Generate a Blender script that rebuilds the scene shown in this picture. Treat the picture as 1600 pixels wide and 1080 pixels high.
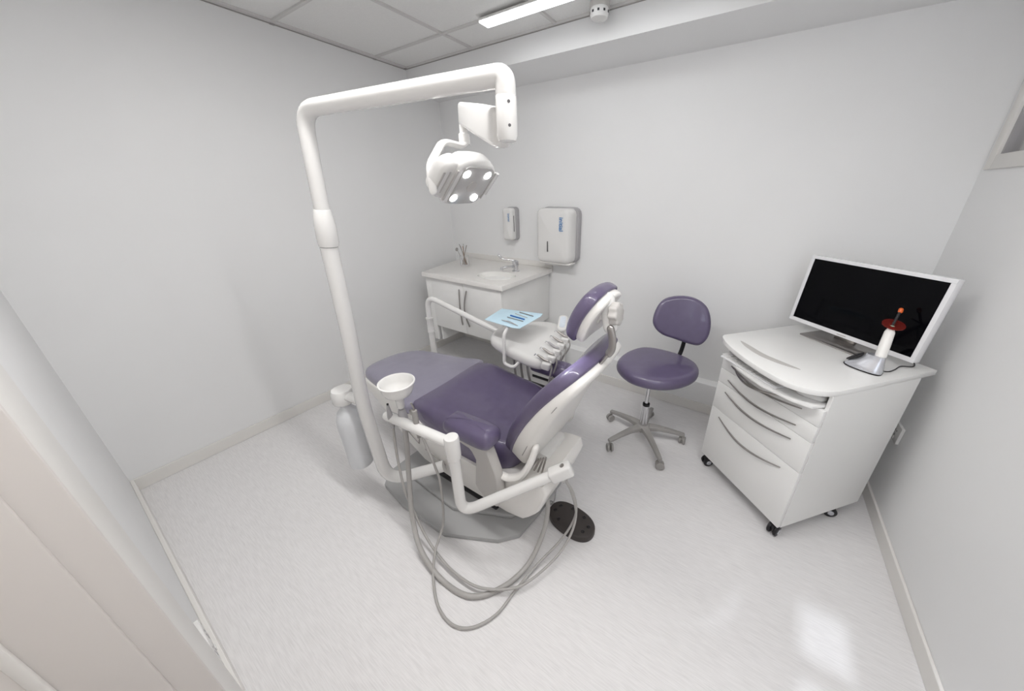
import bpy, bmesh, math, random
from mathutils import Vector, Matrix, noise
random.seed(4)
S = bpy.context.scene
for o in list(bpy.data.objects): bpy.data.objects.remove(o)
COL = S.collection
PI = math.pi
# ------------------------------------------------------------------ camera
PITCH, YAW, FPX, PX, PY = .3968, -.5575, 505.0, 853.5, 512.5
cam = bpy.data.cameras.new('camera'); camo = bpy.data.objects.new('camera', cam); COL.objects.link(camo)
cam.sensor_width = 36; cam.lens = 36 * FPX / 1600
cam.shift_x = (800 - PX) / 1600; cam.shift_y = (PY - 540) / 1600
cam.clip_start = .01
camo.location = (0, 0, 1.5); camo.rotation_euler = (PI / 2 - PITCH, 0, -YAW)
S.camera = camo
# ------------------------------------------------------------------ world, sun, lamps, exposure
S.view_settings.view_transform = 'Standard'; S.view_settings.look = 'None'
S.view_settings.exposure = 0.15; S.view_settings.gamma = 1; S.view_settings.use_curve_mapping = False
W = bpy.data.worlds.new('world'); S.world = W; W.use_nodes = True
bg = W.node_tree.nodes['Background']; bg.inputs[0].default_value = (.8, .88, 1, 1); bg.inputs[1].default_value = 3.6
def lamp(name, kind, loc, energy, color=(1, 1, 1), rot=None, aim=None, **kw):
    l = bpy.data.lights.new(name, kind); l.energy = energy; l.color = color
    for k, v in kw.items(): setattr(l, k, v)
    o = bpy.data.objects.new(name, l); COL.objects.link(o); o.location = loc
    if rot: o.rotation_euler = rot
    if aim is not None: o.rotation_euler = (Vector(aim) - Vector(loc)).to_track_quat('-Z', 'Y').to_euler()
    return o
SUN_DIR = Vector((.05, .66, -1)).normalized()
sun = lamp('sun', 'SUN', (0, -3, 4), 1.1, (.86, .92, 1), angle=math.radians(1.6))
sun.rotation_euler = SUN_DIR.to_track_quat('-Z', 'Y').to_euler()
LIT = []
for nm, loc, e in (('batten_light', (-.93, 1.793, 2.335), .8), ('batten_light', (-.93, .56, 2.335), 13.5), ('batten_light', (.25, .56, 2.335), 8.5)):  # last two belong to added, unseen battens that brighten the room
    LIT.append(lamp(nm, 'AREA', loc, e, (1, .985, .97), rot=(0, 0, 0), shape='RECTANGLE', size=1.15, size_y=.08))
# ------------------------------------------------------------------ pixel -> point (for measuring placements on the real surfaces)
_c, _s, _cp, _sp = math.cos(YAW), math.sin(YAW), math.cos(PITCH), math.sin(PITCH)
FW = Vector((_s * _cp, _c * _cp, -_sp)); RT = Vector((_c, -_s, 0)); UP = RT.cross(FW); C0 = Vector((0, 0, 1.5))
def ray(x, y): return FW + RT * ((x - PX) / FPX) - UP * ((y - PY) / FPX)
def atz(x, y, z): d = ray(x, y); return C0 + d * ((z - C0.z) / d.z)
def atx(x, y, v): d = ray(x, y); return C0 + d * ((v - C0.x) / d.x)
def aty(x, y, v): d = ray(x, y); return C0 + d * ((v - C0.y) / d.y)
# ------------------------------------------------------------------ materials
def mat(name, color, rough=.5, metal=0, coat=0, spec=.5, bump=0, bscale=200, var=0, vscale=3, trans=0, emis=None, estr=0, ior=1.45, alpha=1, stretch=(1, 1, 1), sheen=0):
    m = bpy.data.materials.new(name); m.use_nodes = True; nt = m.node_tree; b = nt.nodes['Principled BSDF']
    b.inputs['Base Color'].default_value = (*color, 1); b.inputs['Roughness'].default_value = rough
    b.inputs['Metallic'].default_value = metal; b.inputs['Coat Weight'].default_value = coat
    b.inputs['Specular IOR Level'].default_value = spec; b.inputs['Transmission Weight'].default_value = trans
    b.inputs['IOR'].default_value = ior; b.inputs['Alpha'].default_value = alpha
    b.inputs['Sheen Weight'].default_value = sheen
    if emis: b.inputs['Emission Color'].default_value = (*emis, 1); b.inputs['Emission Strength'].default_value = estr
    tc = nt.nodes.new('ShaderNodeTexCoord'); mp = nt.nodes.new('ShaderNodeMapping'); mp.inputs['Scale'].default_value = stretch
    nt.links.new(tc.outputs['Object'], mp.inputs[0])
    if var:
        n = nt.nodes.new('ShaderNodeTexNoise'); n.inputs['Scale'].default_value = vscale; n.inputs['Detail'].default_value = 4
        nt.links.new(mp.outputs[0], n.inputs['Vector'])
        r = nt.nodes.new('ShaderNodeMapRange'); r.inputs[1].default_value = .3; r.inputs[2].default_value = .7
        r.inputs[3].default_value = 1 - var; r.inputs[4].default_value = 1 + var
        nt.links.new(n.outputs['Fac'], r.inputs[0])
        mx = nt.nodes.new('ShaderNodeVectorMath'); mx.operation = 'SCALE'; mx.inputs[0].default_value = color
        nt.links.new(r.outputs[0], mx.inputs['Scale']); nt.links.new(mx.outputs[0], b.inputs['Base Color'])
    if bump:
        n2 = nt.nodes.new('ShaderNodeTexNoise'); n2.inputs['Scale'].default_value = bscale; n2.inputs['Detail'].default_value = 3
        nt.links.new(mp.outputs[0], n2.inputs['Vector'])
        bp = nt.nodes.new('ShaderNodeBump'); bp.inputs['Strength'].default_value = bump; bp.inputs['Distance'].default_value = .002
        nt.links.new(n2.outputs['Fac'], bp.inputs['Height']); nt.links.new(bp.outputs[0], b.inputs['Normal'])
    return m
M = {}
M['wall'] = mat('wall_paint', (.875, .875, .875), .6, bump=.08, bscale=60, var=.012, vscale=2)
M['ceil'] = mat('ceiling_tile', (.88, .875, .86), .85, bump=.35, bscale=260, var=.02, vscale=120)
M['grid'] = mat('ceiling_grid', (.70, .685, .67), .5, var=.01)
M['skirt'] = mat('baseboard_paint', (.82, .80, .77), .35, var=.01)
M['white'] = mat('white_laminate', (.875, .87, .855), .28, var=.006)
M['plast'] = mat('white_plastic', (.80, .79, .775), .25, coat=.2, var=.006)
M['shell'] = mat('cream_shell_plastic', (.87, .85, .82), .3, coat=.15, var=.008)
M['enamel'] = mat('white_enamel_tube', (.80, .79, .775), .18, coat=.5, var=.004)
M['greyp'] = mat('grey_plastic', (.42, .41, .42), .45, var=.02)
M['lgrey'] = mat('light_grey_plastic', (.55, .53, .51), .45, var=.02)
M['dgrey'] = mat('slot_grey', (.12, .115, .12), .5, var=.03)
M['seam'] = mat('seam_line', (.36, .34, .33), .7, var=.02)
M['black'] = mat('black_plastic', (.012, .011, .013), .4, bump=.1, bscale=300, var=.05)
M['pedal'] = mat('pedal_rubber', (.05, .042, .040), .55, bump=.3, bscale=400, var=.1)
M['chrome'] = mat('chrome', (.72, .72, .74), .12, metal=1, var=.01)
M['steel'] = mat('brushed_steel', (.42, .40, .385), .32, metal=1, var=.04, vscale=40, stretch=(1, 12, 1))
M['base'] = mat('grey_base_metal', (.42, .42, .42), .45, coat=.1, var=.02)
M['basetop'] = mat('taupe_lift_cover', (.22, .20, .195), .45, var=.03)
M['hose'] = mat('grey_hose', (.43, .415, .40), .4, var=.03)
M['casterg'] = mat('grey_caster', (.36, .345, .33), .4, var=.02)
M['counter'] = mat('cream_counter', (.83, .81, .785), .35, var=.02, vscale=30)
M['basin'] = mat('white_basin', (.86, .85, .82), .15, coat=.4, var=.004)
M['vinyl'] = mat('purple_vinyl', (.116, .092, .172), .36, spec=.6, coat=.6, bump=.25, bscale=420, var=.05, vscale=25)
M['film'] = mat('film_over_vinyl', (.28, .265, .34), .30, coat=.5, bump=.5, bscale=18, var=.06, vscale=8)
M['blue'] = mat('blue_paper', (.58, .77, .88), .7, bump=.3, bscale=90, var=.03, vscale=30)
M['blueink'] = mat('blue_plastic', (.03, .16, .48), .4, var=.02)
M['print'] = mat('blue_print', (.06, .22, .50), .5, var=.01)
M['screen'] = mat('black_screen', (.002, .002, .003), .06, spec=.12, var=.02)
M['bezel'] = mat('white_bezel', (.84, .835, .85), .25, var=.005)
M['silver'] = mat('silver_plastic', (.62, .63, .67), .22, metal=.6, coat=.3, var=.01)
M['orange'] = mat('orange_tip', (.75, .14, .03), .3, var=.05)
M['shieldr'] = mat('amber_shield', (.42, .05, .04), .12, trans=.75, var=.04)
M['green'] = mat('pale_green_ring', (.30, .52, .40), .4, var=.02)
M['beige'] = mat('beige_door_paint', (.74, .70, .665), .5, var=.03, vscale=3)
M['lining'] = mat('beige_lining', (.74, .70, .67), .5, var=.02, vscale=3)
M['bottle'] = mat('milky_bottle', (.90, .91, .93), .3, trans=.25, ior=1.2, var=.006)
M['glass'] = mat('clear_glass', (1, 1, 1), .03, trans=1, ior=1.45, var=.001)
def pane_mat():
    m = bpy.data.materials.new('window_pane_glass'); m.use_nodes = True; nt = m.node_tree; nt.nodes.clear()
    o = nt.nodes.new('ShaderNodeOutputMaterial'); mx = nt.nodes.new('ShaderNodeMixShader'); t = nt.nodes.new('ShaderNodeBsdfTransparent'); g = nt.nodes.new('ShaderNodeBsdfGlossy')
    f = nt.nodes.new('ShaderNodeValue'); f.outputs[0].default_value = .08; g.inputs['Roughness'].default_value = .03
    nt.links.new(f.outputs[0], mx.inputs[0]); nt.links.new(t.outputs[0], mx.inputs[1]); nt.links.new(g.outputs[0], mx.inputs[2]); nt.links.new(mx.outputs[0], o.inputs[0]); return m
M['pane'] = pane_mat()
M['blind'] = mat('pale_blind', (.66, .65, .64), .8, var=.01)
M['lens'] = mat('lamp_lens', (.52, .51, .50), .2, coat=.6, var=.04, vscale=10)
M['led'] = mat('led_glow', (1, 1, 1), .4, emis=(1, 1, 1), estr=14, var=.001)
M['tube'] = mat('batten_diffuser', (1, 1, 1), .4, emis=(.93, .97, 1), estr=3.2, var=.001)
M['wood'] = mat('brown_handle', (.38, .26, .18), .5, var=.1, vscale=40)
M['padp'] = mat('pale_keypad', (.68, .73, .80), .3, var=.05, vscale=60)
def floor_mat():
    m = bpy.data.materials.new('brushed_vinyl_floor'); m.use_nodes = True; nt = m.node_tree; b = nt.nodes['Principled BSDF']
    tc = nt.nodes.new('ShaderNodeTexCoord'); mp = nt.nodes.new('ShaderNodeMapping'); mp.inputs['Scale'].default_value = (7, 150, 1)
    nt.links.new(tc.outputs['Object'], mp.inputs[0])
    n = nt.nodes.new('ShaderNodeTexNoise'); n.inputs['Scale'].default_value = 2.2; n.inputs['Detail'].default_value = 6; n.inputs['Distortion'].default_value = .5
    nt.links.new(mp.outputs[0], n.inputs['Vector'])
    r = nt.nodes.new('ShaderNodeValToRGB'); nt.links.new(n.outputs['Fac'], r.inputs[0])
    r.color_ramp.elements[0].position = .28; r.color_ramp.elements[0].color = (.745, .73, .73, 1)
    r.color_ramp.elements[1].position = .62; r.color_ramp.elements[1].color = (.85, .835, .835, 1)
    nt.links.new(r.outputs[0], b.inputs['Base Color']); b.inputs['Roughness'].default_value = .52; b.inputs['Specular IOR Level'].default_value = .35
    bp = nt.nodes.new('ShaderNodeBump'); bp.inputs['Strength'].default_value = .12; bp.inputs['Distance'].default_value = .001
    nt.links.new(n.outputs['Fac'], bp.inputs['Height']); nt.links.new(bp.outputs[0], b.inputs['Normal'])
    return m
M['floor'] = floor_mat()
# ------------------------------------------------------------------ mesh helpers
def obj(name, bm, m, parent=None, smooth=True, label=None, loc=None):
    me = bpy.data.meshes.new(name); bmesh.ops.recalc_face_normals(bm, faces=bm.faces[:]); bm.to_mesh(me); bm.free()
    if smooth:
        for p in me.polygons: p.use_smooth = True
        me.set_sharp_from_angle(angle=math.radians(38))
    me.materials.append(M[m] if isinstance(m, str) else m)
    o = bpy.data.objects.new(name, me); COL.objects.link(o)
    if parent:
        o.parent = parent; o.matrix_parent_inverse = world(parent).inverted()
    if label: o['label'] = label
    return o
def world(o):
    m = Matrix.LocRotScale(o.location, o.rotation_euler, o.scale)
    return (world(o.parent) @ o.matrix_parent_inverse @ m) if o.parent else m
def tag(o, label, cat, group=None):
    o['label'] = label; o['category'] = cat
    if group: o['group'] = group
    return o
def thing(name, label, cat, loc=(0, 0, 0), rz=0, group=None):
    o = bpy.data.objects.new(name, None); COL.objects.link(o); o.empty_display_size = .05
    o.location = loc; o.rotation_euler = (0, 0, rz); return tag(o, label, cat, group)
def struct(name, bm, m, parent=None, smooth=False):
    o = obj(name, bm, m, parent, smooth)
    if not parent: o['kind'] = 'structure'
    return o
def box(bm, x0, x1, y0, y1, z0, z1, mx=None, bev=0, seg=2):
    t = bmesh.new(); bmesh.ops.create_cube(t, size=1)
    for v in t.verts: v.co = Vector(((x0 + x1) / 2 + v.co.x * (x1 - x0), (y0 + y1) / 2 + v.co.y * (y1 - y0), (z0 + z1) / 2 + v.co.z * (z1 - z0)))
    if bev: bmesh.ops.bevel(t, geom=t.edges[:], offset=bev, segments=seg, profile=.5, affect='EDGES')
    if mx is not None: bmesh.ops.transform(t, matrix=mx, verts=t.verts[:])
    join(bm, t); return bm
def join(bm, t):
    me = bpy.data.meshes.new('tmp'); t.to_mesh(me); t.free(); bm.from_mesh(me); bpy.data.meshes.remove(me)
def NB(): return bmesh.new()
def B(*a, **k): return box(bmesh.new(), *a, **k)
def loft(bm, rings, cap=True, closed=True):
    R = [[bm.verts.new(p) for p in r] for r in rings]; n = len(R[0])
    for a, b in zip(R, R[1:]):
        for i in range(n if closed else n - 1):
            j = (i + 1) % n; bm.faces.new((a[i], a[j], b[j], b[i]))
    if cap and n > 2:
        bm.faces.new(R[0][::-1]); bm.faces.new(R[-1])
    return bm
def lathe(prof, n=28, mx=None, bm=None):
    t = bmesh.new()
    loft(t, [[(max(r, 1e-5) * math.cos(2 * PI * i / n), max(r, 1e-5) * math.sin(2 * PI * i / n), z) for i in range(n)] for r, z in prof])
    bmesh.ops.remove_doubles(t, verts=t.verts[:], dist=2e-5)
    if mx is not None: bmesh.ops.transform(t, matrix=mx, verts=t.verts[:])
    if bm is None: return t
    join(bm, t); return bm
def smooth_path(pts, k=8):
    P = [Vector(p) for p in pts]; out = []
    for i in range(len(P) - 1):
        p0 = P[i - 1] if i else P[0] * 2 - P[1]; p1, p2 = P[i], P[i + 1]; p3 = P[i + 2] if i + 2 < len(P) else P[-1] * 2 - P[-2]
        for j in range(k):
            t = j / k; out.append(.5 * ((2 * p1) + (p2 - p0) * t + (2 * p0 - 5 * p1 + 4 * p2 - p3) * t * t + (3 * p1 - p0 - 3 * p2 + p3) * t ** 3))
    out.append(P[-1]); return out
def bent_path(pts, r, k=7):
    """straight runs joined by round bends of radius r"""
    P = [Vector(p) for p in pts]; rr = r if isinstance(r, (list, tuple)) else [r] * (len(P) - 2); out = [P[0]]
    for i in range(1, len(P) - 1):
        a = (P[i - 1] - P[i]); b = (P[i + 1] - P[i]); d = min(rr[i - 1], a.length * .49, b.length * .49)
        A = P[i] + a.normalized() * d; Bp = P[i] + b.normalized() * d
        for j in range(k + 1):
            t = j / k; out.append(A * (1 - t) ** 2 + P[i] * 2 * t * (1 - t) + Bp * t * t)
    out.append(P[-1]); return out
def tube(path, rad, n=14, bm=None, flat=1, cap=True, round_end=False):
    P = [Vector(p) for p in path]; t = bmesh.new(); rings = []
    tan = [(P[min(i + 1, len(P) - 1)] - P[max(i - 1, 0)]).normalized() for i in range(len(P))]
    ref = Vector((0, 0, 1)) if abs(tan[0].z) < .9 else Vector((0, 1, 0))
    u = tan[0].cross(ref).normalized()
    for i, p in enumerate(P):
        u = (u - tan[i] * u.dot(tan[i])).normalized(); v = tan[i].cross(u)
        r = rad(i / (len(P) - 1)) if callable(rad) else rad
        rings.append([p + u * (r * math.cos(2 * PI * j / n)) + v * (r * flat * math.sin(2 * PI * j / n)) for j in range(n)])
    if round_end:
        for e, s in ((0, -1), (-1, 1)):
            c = P[e]; base = rings[e]; ext = []
            r = (base[0] - c).length
            for q in (.45, .8, .97):
                ext.append([c + (w - c) * math.sqrt(1 - q * q) + tan[e] * s * r * q for w in base])
            rings = (ext[::-1] + rings) if e == 0 else (rings + ext)
    loft(t, rings, cap)
    if bm is None: return t
    join(bm, t); return bm
def frame(origin, x, z):
    x = Vector(x).normalized(); z = Vector(z); z = (z - x * z.dot(x)).normalized(); y = z.cross(x)
    m = Matrix.Identity(4)
    for i in range(3): m[i][0], m[i][1], m[i][2], m[i][3] = x[i], y[i], z[i], Vector(origin)[i]
    return m
def resample(pts, n, closed=True):
    P = [Vector(p) for p in pts]
    if closed: P = P + [P[0]]
    L = [0]
    for a, b in zip(P, P[1:]): L.append(L[-1] + (b - a).length)
    out = []; k = 0; m = n if closed else n - 1
    for i in range(n):
        t = L[-1] * i / m
        while k < len(L) - 2 and L[k + 1] < t: k += 1
        f = (t - L[k]) / max(L[k + 1] - L[k], 1e-9); out.append(P[k].lerp(P[k + 1], min(f, 1)))
    return out
def smooth_closed(pts, k=8):
    P = [Vector(p) for p in pts]; n = len(P); out = []
    for i in range(n):
        p0, p1, p2, p3 = P[i - 1], P[i], P[(i + 1) % n], P[(i + 2) % n]
        for j in range(k):
            t = j / k; out.append(.5 * ((2 * p1) + (p2 - p0) * t + (2 * p0 - 5 * p1 + 4 * p2 - p3) * t * t + (3 * p1 - p0 - 3 * p2 + p3) * t ** 3))
    return out
def rrect(x0, x1, y0, y1, r, k=6):
    out = []
    for cx, cy, a in ((x1 - r, y1 - r, 0), (x0 + r, y1 - r, PI / 2), (x0 + r, y0 + r, PI), (x1 - r, y0 + r, 1.5 * PI)):
        for j in range(k + 1): out.append((cx + r * math.cos(a + PI / 2 * j / k), cy + r * math.sin(a + PI / 2 * j / k)))
    return out
def pillow(outline, h, r, crown=0, n=64, rb=None, f=None, mx=None, bm=None, steps=5, flat=False):
    """outline (2D) -> padded slab of height h, top edge rounded by r, bottom edge by rb, crowned top; f deforms a point"""
    P = [Vector((p[0], p[1])) for p in outline]; P = resample([(p.x, p.y, 0) for p in P], n); P = [Vector((p.x, p.y)) for p in P]
    area = sum(P[i].x * P[(i + 1) % n].y - P[(i + 1) % n].x * P[i].y for i in range(n))
    if area < 0: P = P[::-1]
    N = []
    for i in range(n):
        d = (P[(i + 1) % n] - P[i - 1]).normalized(); N.append(Vector((d.y, -d.x)))
    c = sum(P, Vector((0, 0))) / n; rb = r * .5 if rb is None else rb
    def ring(ins, z): return [(p.x - q.x * ins, p.y - q.y * ins, z) for p, q in zip(P, N)]
    rings = []
    for s in (.0, .5): 
        rings.append([(c.x + (x - c.x) * max(s, .02), c.y + (y - c.y) * max(s, .02), 0) for x, y, z in ring(rb, 0)])
    for j in range(steps):
        a = PI / 2 * j / (steps - 1); rings.append(ring(rb * (1 - math.sin(a)), rb * (1 - math.cos(a))))
    for j in range(steps):
        a = PI / 2 * j / (steps - 1); rings.append(ring(r * (1 - math.cos(a)), h - r + r * math.sin(a)))
    last = rings[-1]
    for s in (.9, .78, .62, .45, .28, .12, .02):
        rings.append([(c.x + (x - c.x) * s, c.y + (y - c.y) * s, h + crown * (1 - s * s)) for x, y, z in last])
    t = bmesh.new()
    if f: rings = [[f(Vector(p)) for p in rg] for rg in rings]
    loft(t, rings)
    if mx is not None: bmesh.ops.transform(t, matrix=mx, verts=t.verts[:])
    if bm is None: return t
    join(bm, t); return bm
def prism(outline, z0, z1, mx=None, bev=0, bm=None, seg=2):
    t = bmesh.new(); loft(t, [[(x, y, z0) for x, y in outline], [(x, y, z1) for x, y in outline]])
    if bev:
        bmesh.ops.recalc_face_normals(t, faces=t.faces[:])
        es = [e for e in t.edges if len(e.link_faces) == 2 and e.calc_face_angle(0) > .6]
        bmesh.ops.bevel(t, geom=es, offset=bev, segments=seg, profile=.5, affect='EDGES')
    if mx is not None: bmesh.ops.transform(t, matrix=mx, verts=t.verts[:])
    if bm is None: return t
    join(bm, t); return bm
def text_mesh(name, s, size, m, mx, parent):
    cu = bpy.data.curves.new(name, 'FONT'); cu.body = s; cu.size = size; cu.extrude = .0006; cu.align_x = 'CENTER'; cu.align_y = 'CENTER'; cu.offset = size * .012
    o = bpy.data.objects.new(name, cu); COL.objects.link(o); dg = bpy.context.evaluated_depsgraph_get(); dg.update()
    me = bpy.data.meshes.new_from_object(o.evaluated_get(dg)); bpy.data.objects.remove(o)
    bm = bmesh.new(); bm.from_mesh(me); bpy.data.meshes.remove(me); bmesh.ops.transform(bm, matrix=mx, verts=bm.verts[:])
    return obj(name, bm, m, parent, smooth=False)
def copy_tree(o, parent=None):
    c = o.copy(); COL.objects.link(c)
    if parent: c.parent = parent
    for ch in [x for x in bpy.data.objects if x.parent == o]: copy_tree(ch, c)
    return c
# ------------------------------------------------------------------ room shell
XL, XR, YB, YF, ZC = -2.572, .79, 2.36, -.096, 2.385
T = .12
struct('floor', B(XL - T, XR + T, YF - .3, YB + T, -.06, 0), 'floor')
struct('wall_left', B(XL - T, XL, YF - .3, YB + T, 0, ZC + .1), 'wall')
struct('wall_back', B(XL, XR, YB, YB + T, 0, ZC + .1), 'wall')
# right wall with the high window opening: y .9..2.29, z 1.65..2.2
wy0, wy1, wz0, wz1 = 1.25, 2.262, 1.645, 2.24
w = NB(); box(w, XR, XR + T, YF - .3, YB + T, 0, wz0); box(w, XR, XR + T, YF - .3, YB + T, wz1, ZC + .1)
box(w, XR, XR + T, YF - .3, wy0, wz0, wz1); box(w, XR, XR + T, wy1, YB + T, wz0, wz1); struct('wall_right', w, 'wall')
# front wall with door opening (x -.78..0.06) and an added, unseen two-pane opening right of it, shaped for the sun patches
DX0, DX1, DZ = -.80, .06, 2.06
fx = [(.345, .50), (.68, .782)]; fz0, fz1 = .95, 2.12
w = NB(); FB = YF - .12
box(w, XL, DX0, FB, YF, 0, ZC + .1); box(w, DX0, DX1, FB, YF, DZ, ZC + .1); box(w, DX1, fx[0][0], FB, YF, 0, ZC + .1)
box(w, fx[0][0], XR, FB, YF, 0, fz0); box(w, fx[0][0], XR, FB, YF, fz1, ZC + .1)
box(w, fx[0][1], fx[1][0], FB, YF, fz0, fz1); box(w, fx[1][1], XR, FB, YF, fz0, fz1); struct('wall_front', w, 'wall')
w2 = thing('added_sun_window', 'added narrow two pane window beside the door, out of view', 'window'); del w2['category'], w2['label']; w2['kind'] = 'structure'  # unseen window added to let sun patches fall on the floor
for a, b in fx:
    obj('window_pane', B(a, b, FB + .05, FB + .056, fz0, fz1), 'pane', w2, False)
    obj('glazing_bar', B(a, b, FB + .02, FB + .08, 1.675, 1.705), 'skirt', w2, False)  # bar placed to split the sun patch
# bulkhead along the back wall, underside falling slightly towards the wall
bk = NB(); loft(bk, [[(x, 2.052, 2.255), (x, 2.052, ZC + .05), (x, YB, ZC + .05), (x, YB, 2.225)] for x in (XL, XR)]); struct('trim_1', bk, 'wall')
# pipe boxing at the foot of the back wall
struct('trim_2', B(-1.27, XR, 2.28, YB, 0, .235, bev=.003), 'wall')
# ceiling: slab with tiles and exposed grid
struct('ceiling', B(XL, XR, YF - .05, 2.06, ZC + .012, ZC + .06), 'ceil')
gl = NB()
for x in (-1.863, -1.213, -.563, .087, .737): box(gl, x - .009, x + .009, YF, 2.052, ZC + .002, ZC + .013)
for y in (1.794, 1.177, .56, -.05): box(gl, XL, XR, y - .009, y + .009, ZC + .003, ZC + .0135)
box(gl, XL, XL + .028, YF, 2.052, ZC, ZC + .013); box(gl, XR - .028, XR, YF, 2.052, ZC, ZC + .013)
box(gl, XL, XR, 2.040, 2.052, ZC, ZC + .013); box(gl, XL, XR, YF, YF + .02, ZC, ZC + .013)
struct('trim_3', gl, 'grid')
sg = NB(); box(sg, XL, XL + .004, YF, 2.052, ZC - .005, ZC); box(sg, XL, XR, 2.0485, 2.0525, ZC - .004, ZC)
for y in (1.794, 1.177, .56): box(sg, XL, XL + .008, y - .012, y + .012, ZC - .007, ZC)
box(sg, XL, XL + .03, 2.03, 2.05, ZC - .003, ZC - .0005)
struct('trim_4', sg, 'seam')
def skirt(name, x0, x1, y0, y1, h=.075): return struct(name, B(x0, x1, y0, y1, 0, h, bev=.003), 'skirt')
skirt('baseboard_left', XL, XL + .012, YF, YB)
b = NB(); box(b, -1.27, XR, 2.268, 2.28, 0, .075, bev=.003); box(b, XL + .012, -1.27, YB - .012, YB, 0, .075, bev=.003); struct('baseboard_back', b, 'skirt')
skirt('baseboard_right', XR - .012, XR, YF, 2.268)
skirt('baseboard_front', XL + .012, -1.06, YF, YF + .015)
# window 1 (right wall, high, beside the back corner)
w1 = thing('window_1', 'white framed high window on the right wall', 'window'); del w1['category'], w1['label']; w1['kind'] = 'structure'
fr = NB(); F0 = XR - .012
box(fr, F0, XR + .05, wy1, wy1 + .052, wz0 - .055, wz1 + .05, bev=.003); box(fr, F0, XR + .05, wy0 - .05, wy0, wz0 - .055, wz1 + .05, bev=.003)
box(fr, F0, XR + .05, wy0, wy1, wz0 - .055, wz0, bev=.003); box(fr, F0, XR + .05, wy0, wy1, wz1, wz1 + .05, bev=.003)
obj('window_frame', fr, 'skirt', w1)
ig = NB(); box(ig, XR + .0, XR + .040, wy1 - .014, wy1, wz0, wz1); box(ig, XR + .0, XR + .040, wy0, wy0 + .014, wz0, wz1)
box(ig, XR + .020, XR + .040, wy0 + .014, wy1 - .014, wz0, wz0 + .006)
obj('recess_shade_strip', ig, 'greyp', w1)  # grey colour stands in for the shade at the recess sides
obj('window_pane', B(XR + .018, XR + .022, wy0 + .014, wy1 - .014, wz0, wz1), 'pane', w1, False)
obj('roller_blind', B(XR + .040, XR + .046, wy0, wy1, wz0, wz1), 'blind', w1, False)
# door set into the front wall at the viewpoint
d1 = thing('door_1', 'beige panelled door and lining', 'door'); del d1['category'], d1['label']; d1['kind'] = 'structure'
ar = NB(); box(ar, -1.06, DX0 + .012, YF, YF + .014, 0, DZ + .07, bev=.003); box(ar, DX0, DX1, YF, YF + .014, DZ, DZ + .07, bev=.003)
obj('architrave', ar, 'skirt', d1)
ln = NB(); box(ln, DX0, DX0 + .018, FB - .02, YF + .016, 0, DZ, bev=.002); box(ln, DX0 + .018, DX0 + .030, FB - .02, YF - .025, 0, DZ, bev=.002)
box(ln, DX1 - .018, DX1, FB - .02, YF + .004, 0, DZ, bev=.002); box(ln, DX0, DX1, FB - .02, YF + .004, DZ - .018, DZ, bev=.002)
obj('door_lining', ln, 'lining', d1)
lf = NB(); box(lf, DX0 + .022, DX1 - .018, FB - .02, FB + .012, .006, DZ - .02, bev=.002); obj('door_leaf', lf, 'beige', d1)
obj('door_seal', B(DX0 + .030, DX0 + .042, FB + .010, FB + .024, 0, DZ - .02, bev=.003), 'skirt', d1)
# sockets
def socket(name, label, mx, w=.15, h=.09):
    t = thing(name, label, 'socket')
    obj('face_plate', prism(rrect(-w / 2, w / 2, -h / 2, h / 2, .006), 0, .012, mx, bev=.002), 'plast', t)
    for cx in ((-w / 4, w / 4) if w > .1 else (0,)):
        for a in ((cx - .003, cx + .003, .008, .018), (cx - .012, cx - .006, -.014, -.008), (cx + .006, cx + .012, -.014, -.008)):
            obj('pin_hole', B(*a, .012, .0125, mx), 'dgrey', t)
    obj('rocker_switch', B(-.008, .008, h * .22, h * .38, .012, .015, mx, bev=.001), 'plast', t)
    return t
p = aty(322, 1000, YF)
socket('wall_socket', 'white double wall socket just above the baseboard near the door', frame((-1.15, YF, .235), (1, 0, 0), (0, 1, 0)))
socket('wall_socket', 'white wall socket on right wall, half hidden behind the wheeled cabinet', frame((XR, 1.965, .425), (0, 1, 0), (-1, 0, 0)), .09, .09)
# ceiling lights: one in view, two added out of view to brighten the room
def batten(x0, x1, y, label):
    t = thing('ceiling_light', label, 'light', ((x0 + x1) / 2, y, ZC - .03), group='linear ceiling lights')
    obj('housing', B(x0, x1, y - .042, y + .042, ZC - .012, ZC, bev=.003), 'plast', t)
    obj('diffuser', B(x0 + .002, x1 - .002, y - .038, y + .038, ZC - .020, ZC - .010, bev=.003), 'tube', t)
batten(-1.535, -.325, 1.793, 'glowing linear ceiling light near the back wall bulkhead')
batten(-1.535, -.325, .56, 'added glowing linear ceiling light, out of view in the middle of the ceiling')
batten(-.33, .78, .56, 'added glowing linear ceiling light, out of view nearest the right wall')
# smoke detector
sd = thing('smoke_detector', 'white round smoke detector with grey ring base on the ceiling', 'smoke detector', (-.905, 1.965, ZC))
mx = Matrix.Translation((-.905, 1.965, ZC)) @ Matrix.Rotation(PI, 4, 'X')
obj('mounting_base', lathe([(0, -.004), (.05, -.004), (.05, .022), (0, .022)], 32, mx), 'lgrey', sd, label='grey mounting ring')
obj('cover', lathe([(0, .02), (.047, .02), (.049, .03), (.048, .05), (.042, .062), (.028, .068), (0, .069)], 32, mx), 'plast', sd)
sv = NB()
for k in range(10):
    a = 2 * PI * k / 10; obj('vent_slot', B(.0462, .0492, -.005, .005, .036, .046, mx @ Matrix.Rotation(a, 4, 'Z')), 'black', sd)
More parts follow.
